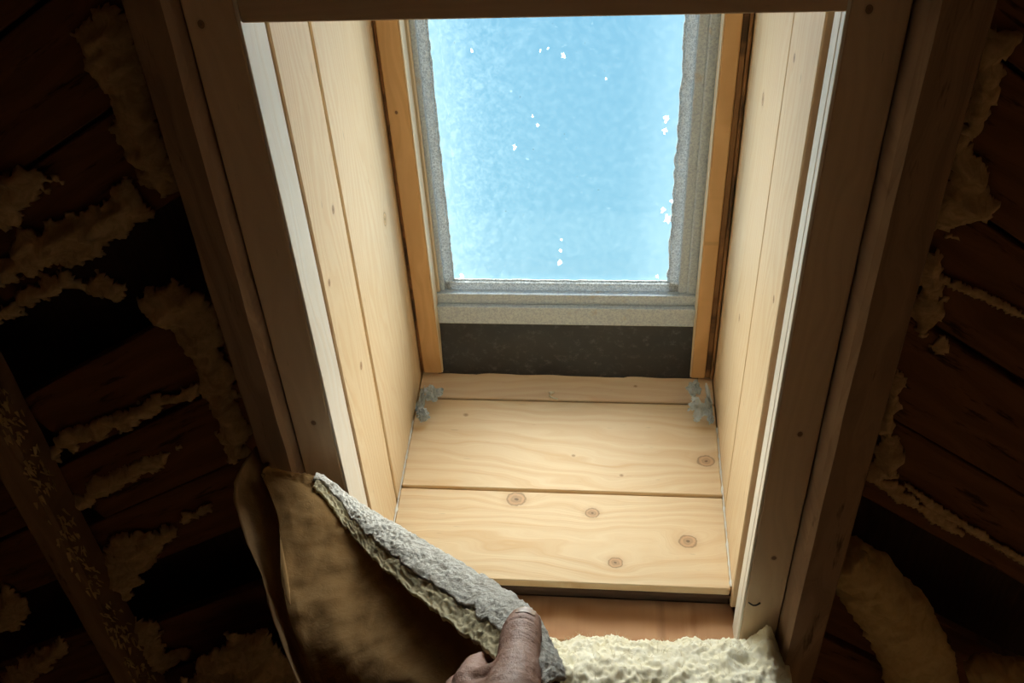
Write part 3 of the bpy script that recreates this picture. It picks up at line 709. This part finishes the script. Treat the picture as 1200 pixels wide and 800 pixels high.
def batt():
    root = empty('insulation_batt', atz(500, 860, .8), label='lifted insulation batt with grey lit edge, gripped by a hand', cat='insulation')
    ns, ntt, nk = 150, 70, 26
    vts, fcs = [], []; W_ = ntt + nk + ntt
    camp = P(*CAM_C)
    for i in range(ns + 1):
        s = i / ns; off = poly_at(E2, s) - poly_at(E1, s)
        for j in range(W_ + 1):
            if j <= ntt:                      # front (camera side) face, bottom to top
                t = 1 - j / ntt; q = coons(s, t); n = (camp - q).normalized()
                lump = fbm(q, 9, 3) * .014 + fbm(q, 40, 2) * .002
                q = q + n * lump * min(1, t * 5) * min(1, s * 12 + .2) - n * .02 * math.exp(-((s - .62) / .2) ** 2) * math.sin(math.pi * min(1, t * 1.6)) 
            elif j <= ntt + nk:               # thickness
                f = (j - ntt) / nk; q = poly_at(E1, s) + off * f
                n = (off.cross(poly_at(E1, min(1, s + .01)) - poly_at(E1, max(0, s - .01)))).normalized()
                if n.dot(camp - q) < 0: n = -n
                e = math.sin(math.pi * f)
                q = q + n * (e * .007 + .006 * fbm(q, 60, 3) * (.4 + e) + .002 * noise.noise(q * 300))
            else:
                t = (j - ntt - nk) / ntt; q = coons(s, t * .98) + off
            vts.append(q)
    for i in range(ns):
        for j in range(W_):
            a = i * (W_ + 1) + j; fcs.append((a, a + 1, a + W_ + 2, a + W_ + 1))
        a, b_ = i * (W_ + 1), (i + 1) * (W_ + 1); fcs.append((a, b_, b_ + W_, a + W_))
    fcs.append(tuple(range(W_ + 1))); fcs.append(tuple(ns * (W_ + 1) + j for j in range(W_ + 1)))
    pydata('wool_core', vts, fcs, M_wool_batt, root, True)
    # torn grey facing on the thickness face and cream rim
    def band(name, f0, f1, lift, mat, s0, s1, amp, fr, jag):
        n1, n2 = 260, 26; V, F = [], []
        for layer in (0, 1):
            for i in range(n1 + 1):
                s = s0 + (s1 - s0) * i / n1; a, b2 = poly_at(E1, s), poly_at(E2, s); off = b2 - a
                tg = poly_at(E1, min(1, s + .01)) - poly_at(E1, max(0, s - .01)); n = off.cross(tg).normalized()
                if n.dot(camp - a) < 0: n = -n
                lo = f0 + jag * fbm((s * 9, f0 * 3, 1), 4, 4); hi = f1 + jag * .4 * fbm((s * 9, f1 * 3, 5), 4, 3)
                for j in range(n2 + 1):
                    f = lo + (hi - lo) * j / n2; q = a + off * f
                    r1 = 1 - abs(noise.noise(Vector((s * 70, f * 9, fr)))) * 2
                    h = math.sin(math.pi * max(0, min(1, f))) * .008 + .004 + lift + amp * (fbm(q, 55, 3) + .8 * r1 + .5 * noise.noise(q * 240))
                    V.append(q + n * (h - layer * .004))
        A = (n1 + 1) * (n2 + 1)
        for k in (0, A):
            for i in range(n1):
                for j in range(n2):
                    a = k + i * (n2 + 1) + j; F.append((a, a + 1, a + n2 + 2, a + n2 + 1))
        for i in range(n1):
            for j in (0, n2):
                a = i * (n2 + 1) + j; F.append((a, a + n2 + 1, A + a + n2 + 1, A + a))
        for j in range(n2):
            for i in (0, n1):
                a = i * (n2 + 1) + j; F.append((a, a + 1, A + a + 1, A + a))
        return pydata(name, V, F, mat, root, True)
    band('wool_rim', -.06, .30, .001, M_wool_rim, .20, .93, .0028, 2.0, .05)
    band('facing', .24, 1.0, .004, M_facing, .19, .97, .0024, 5.0, .09)
    # dark paper flap hanging at the left end
    fl_ = [(300, 522), (282, 548), (273, 575), (284, 622), (305, 672), (318, 720), (336, 770), (356, 815)]
    fr_ = [(316, 540), (318, 566), (330, 600), (332, 640), (332, 690), (345, 735), (362, 780), (385, 820)]
    V, F = [], []; n = 60; mres = 10
    for layer in (0, .004):
        for i in range(n + 1):
            t = i / n; zz = 1.42 - .30 * t
            A_ = [Vector((x, y, 0)) for x, y in fl_]; B2 = [Vector((x, y, 0)) for x, y in fr_]
            a, b2 = poly_at(A_, t), poly_at(B2, t)
            for j in range(mres + 1):
                q = a.lerp(b2, j / mres); V.append(atz(q.x + 2 * noise.noise(Vector((t * 20, j, 1))), q.y, zz + layer + .02 * math.sin(j / mres * 3.0) + .006 * noise.noise(Vector((t * 8, j * .4, 3)))))
    A = (n + 1) * (mres + 1)
    for k in (0, A):
        for i in range(n):
            for j in range(mres):
                a = k + i * (mres + 1) + j; F.append((a, a + 1, a + mres + 2, a + mres + 1))
    for i in range(n):
        for j in (0, mres):
            a = i * (mres + 1) + j; F.append((a, a + mres + 1, A + a + mres + 1, A + a))
    for j in range(mres):
        for i in (0, n):
            a = i * (mres + 1) + j; F.append((a, a + 1, A + a + 1, A + a))
    tag(pydata('paper_flap', V, F, M_paper, root, True), label='dark torn paper facing flap')
    return root
batt()

# ------------------------------------------------------------------ the hand
def hand():
    root = empty('person', atz(560, 980, .55), label='left hand gripping the insulation batt, thumb pointing up', cat='person')
    bm = bmesh.new()
    def cap(p, q, r1, r2, flat=1.0):
        p, q = Vector(p), Vector(q); ax = (q - p); L = ax.length; ax.normalize(); X = ax.orthogonal().normalized(); Y = ax.cross(X)
        rings = []
        for k in range(7):
            a = -math.pi / 2 + math.pi / 2 * k / 6; rings.append((p + ax * r1 * math.sin(a), r1 * math.cos(a)))
        for k in range(7):
            a = math.pi / 2 * k / 6; rings.append((q + ax * r2 * math.sin(a), r2 * math.cos(a)))
        vs_ = [[bm.verts.new(c + (X * math.cos(t / 20 * math.tau) + Y * math.sin(t / 20 * math.tau)) * max(r, 1e-4)) for t in range(20)] for c, r in rings]
        for i in range(len(vs_) - 1):
            for t in range(20): bm.faces.new((vs_[i][t], vs_[i][(t + 1) % 20], vs_[i + 1][(t + 1) % 20], vs_[i + 1][t]))
        bm.faces.new(vs_[0]); bm.faces.new(vs_[-1])
    def chain(pts):
        for a, b in zip(pts[:-1], pts[1:]): cap(atz(*a[:3]), atz(*b[:3]), a[3], b[3])
    # thumb: tip, pad, joint, base
    chain([(614, 732, .752, .0145), (611, 744, .730, .0166), (609, 757, .710, .0167), (607, 774, .683, .0158), (604, 796, .652, .0190), (597, 824, .615, .0215), (584, 866, .57, .0220), (566, 920, .52, .026)])
    # back of the hand: metacarpals
    W0 = (552, 950, .52)
    fing = [
        [(551, 804, .675, .0145), (558, 782, .745, .0110), (588, 770, .805, .0095), (606, 778, .825, .0085)],
        [(530, 834, .675, .0135), (536, 806, .765, .0108), (566, 788, .835, .0095), (588, 796, .855, .0085)],
        [(516, 870, .67, .0125), (520, 840, .76, .0102), (550, 820, .835, .0092), (572, 826, .852, .0082)],
        [(506, 906, .66, .0115), (508, 880, .745, .0090), (532, 858, .81, .0082), (550, 860, .825, .0075)]]
    for f in fing:
        chain([(W0[0], W0[1], W0[2], .024), (f[0][0] * .75 + W0[0] * .25, f[0][1] * .75 + W0[1] * .25, f[0][2] * .75 + W0[2] * .25, .0165), f[0]]); chain(f)
    # web between thumb and index
    chain([(602, 798, .655, .0180), (580, 804, .662, .0165), (556, 808, .672, .0145)])
    chain([(592, 828, .618, .0200), (566, 828, .640, .0185), (546, 828, .660, .0160)])
    chain([(580, 866, .58, .022), (556, 866, .61, .021), (534, 866, .645, .018)])
    # forearm leaving the picture
    chain([(560, 940, .52, .027), (552, 1060, .46, .033), (540, 1240, .40, .040)])
    bmesh.ops.recalc_face_normals(bm, faces=bm.faces)
    me = bpy.data.meshes.new('hand_raw'); bm.to_mesh(me); bm.free()
    o = bpy.data.objects.new('hand_tmp', me); COL.objects.link(o)
    r = o.modifiers.new('r', 'REMESH'); r.mode = 'VOXEL'; r.voxel_size = .0015
    sm = o.modifiers.new('s', 'SMOOTH'); sm.iterations = 14; sm.factor = .5
    dg = bpy.context.evaluated_depsgraph_get(); me2 = bpy.data.meshes.new_from_object(o.evaluated_get(dg)); bpy.data.objects.remove(o)
    # creases over the thumb joint and the base
    tj = [atz(613, 727, .75), atz(610, 747, .715), atz(604, 772, .67), atz(596, 796, .64)]
    camp = P(*CAM_C); ax = (tj[0] - tj[2]).normalized()
    bm = bmesh.new(); bm.from_mesh(me2); bm.normal_update()
    for v in bm.verts:
        d = (v.co - tj[1]); al = d.dot(ax); dist = (d - ax * al).length
        face = max(0, v.normal.dot((camp - v.co).normalized()))
        h = 0
        for c0, wd, dp in ((.0105, .0011, .0011), (.0075, .0009, .0007), (.002, .0009, .0004), (-.0015, .0009, .0006), (-.005, .001, .0006), (-.009, .001, .0004), (-.020, .0012, .0005), (-.024, .0012, .0005), (-.029, .0013, .0004)):
            h -= dp * math.exp(-((al - c0 + .002 * noise.noise(v.co * 160)) / wd) ** 2)
        wgt = face * math.exp(-(dist / .035) ** 4)
        v.co += v.normal * (2.0 * h * wgt + .0006 * noise.noise(v.co * 140) + .0003 * noise.noise(v.co * 400))
    bm.to_mesh(me2); bm.free(); me2.name = 'hand'
    link('hand', me2, M_skin, root, None, True)
    # thumbnail: curved plate on the far/top side of the tip
    b = NB('nail'); M_nail = b.done(b.bsdf((.86, .70, .64), .25, spec=.6))
    from mathutils.bvhtree import BVHTree
    bv = BVHTree.FromPolygons([v.co for v in me2.vertices], [tuple(p.vertices) for p in me2.polygons])
    p0, p1 = atz(611, 744, .730), atz(614, 732, .752); ax2 = (p1 - p0).normalized()
    Nn = (camp - p1).normalized() + MV * .35; Nn = (Nn - ax2 * Nn.dot(ax2)).normalized(); Sx = ax2.cross(Nn)
    V, F = [], []; n1, n2 = 14, 12
    for layer in (0, .0016):
        for i in range(n1 + 1):
            for j in range(n2 + 1):
                a = (j / n2 - .5) * 2; l = i / n1; wdt = .0085 * math.sqrt(max(.05, 1 - .75 * max(0, (l - .55) / .45) ** 2 - .35 * max(0, (.3 - l) / .3) ** 2))
                base = p1 + ax2 * (-.0140 + .0185 * l) + Sx * (wdt * a)
                hit = bv.ray_cast(base + Nn * .04, -Nn)[0]
                if hit is None or (hit - base).dot(Nn) < -.004: hit = base + Nn * (-.002)
                V.append(hit + Nn * (.0006 - layer))
    A = (n1 + 1) * (n2 + 1)
    for k in (0, A):
        for i in range(n1):
            for j in range(n2):
                q = k + i * (n2 + 1) + j; F.append((q, q + 1, q + n2 + 2, q + n2 + 1))
    for i in range(n1):
        for j in (0, n2): q = i * (n2 + 1) + j; F.append((q, q + n2 + 1, A + q + n2 + 1, A + q))
    for j in range(n2):
        for i in (0, n1): q = i * (n2 + 1) + j; F.append((q, q + 1, A + q + 1, A + q))
    pydata('thumbnail', V, F, M_nail, root, True)
hand()

# ------------------------------------------------------------------ small details
def crumple(name, base, ax, ay, sx_, sy_, label, seed, amp=.010):
    """torn foil: jagged crumpled sheet with thickness, (u,v,w) base and axes"""
    n = 22; V, F = [], []; ax, ay = Vector(ax).normalized(), Vector(ay).normalized(); nz = ax.cross(ay).normalized(); base = Vector(base)
    keep = lambda a, b: math.hypot(a, b) < .72 + .45 * noise.noise(Vector((math.atan2(b, a) * 1.6, seed, 0))) 
    idx = {}
    bm = bmesh.new()
    def vt(i, j):
        if (i, j) not in idx:
            a, b = 2 * i / n - 1, 2 * j / n - 1
            c = noise.cell(Vector((a * 3.1, b * 3.1, seed)))
            h = amp * (1.3 * (.5 - abs(noise.noise(Vector((a * 1.6, b * 1.6, seed))))) + .9 * abs(noise.noise(Vector((a * 3.3, b * 3.3, seed + 3)))) + .3 * noise.noise(Vector((a * 8, b * 8, seed))))
            q = base + ax * a * sx_ + ay * b * sy_ + nz * h; idx[i, j] = bm.verts.new(P(*q))
        return idx[i, j]
    for i in range(n):
        for j in range(n):
            if keep(2 * (i + .5) / n - 1, 2 * (j + .5) / n - 1): bm.faces.new((vt(i, j), vt(i + 1, j), vt(i + 1, j + 1), vt(i, j + 1)))
    bmesh.ops.solidify(bm, geom=bm.faces[:], thickness=.0012)
    bmesh.ops.recalc_face_normals(bm, faces=bm.faces)
    me = bpy.data.meshes.new(name); bm.to_mesh(me); bm.free()
    return link(name, me, M_foil)
fa = empty('foil_scrap', P(-.322, vsf(.48), .48), label='crumpled grey foil tape scrap in the left sill corner', cat='tape', group='torn tape scraps')
fb = empty('foil_scrap', P(.31, vsf(.50), .50), label='torn grey foil tape scrap in the right sill corner', cat='tape', group='torn tape scraps')
def adopt(o, r): o.parent = r; o.matrix_parent_inverse = WM[r.name].inverted()
def foil(px, py, w, hx, hy, sd_, tilt=0.0, par=fa, amp=.012, nm='strip'):
    u, v = atw(px, py, w); ct, st = math.cos(tilt), math.sin(tilt)
    adopt(crumple(nm, (u, v, w), (ct, st * .74, st * .67), (-st, ct * .74, ct * .67), hx, hy, '', sd_, amp), par)
foil(506, 461, .492, .026, .026, 1.3, .2); foil(493, 471, .475, .012, .046, 4.1, -.15); foil(495, 486, .440, .020, .020, 8.8, .3, amp=.018, nm='lump')
foil(814, 455, .512, .019, .022, 2.2, .3, fb); foil(818, 476, .470, .029, .032, 6.4, .5, fb); foil(831, 471, .482, .011, .050, 9.5, .15, fb); foil(833, 491, .445, .010, .015, 3.7, .1, fb, nm='lump')
# wood splinter on the sill
wavy_o = wavy('wood_splinter', [(-.040 + .014 * i / 10 + .006 * math.sin(i * .9), vsf(.525) + .004 + .004 * math.sin(i * .6), .535 - .020 * i / 10) for i in range(11)], .0022, M_foam, None, .001)
tag(wavy_o, label='tiny curled wood shaving on the upper sill board', cat='shaving')
# bent nail at the bottom of the right casing
M_iron = plain('rusty_iron', (.05, .04, .035), .6)
nl = wavy('bent_nail', [(.333 + .020 * i / 10, -1.005 - .004 * math.sin(i / 10 * math.pi), -.002 - .003 * math.sin(i / 10 * math.pi)) for i in range(11)], .0014, M_iron, None, .0)
tag(nl, label='small bent nail at the foot of the right casing', cat='nail')
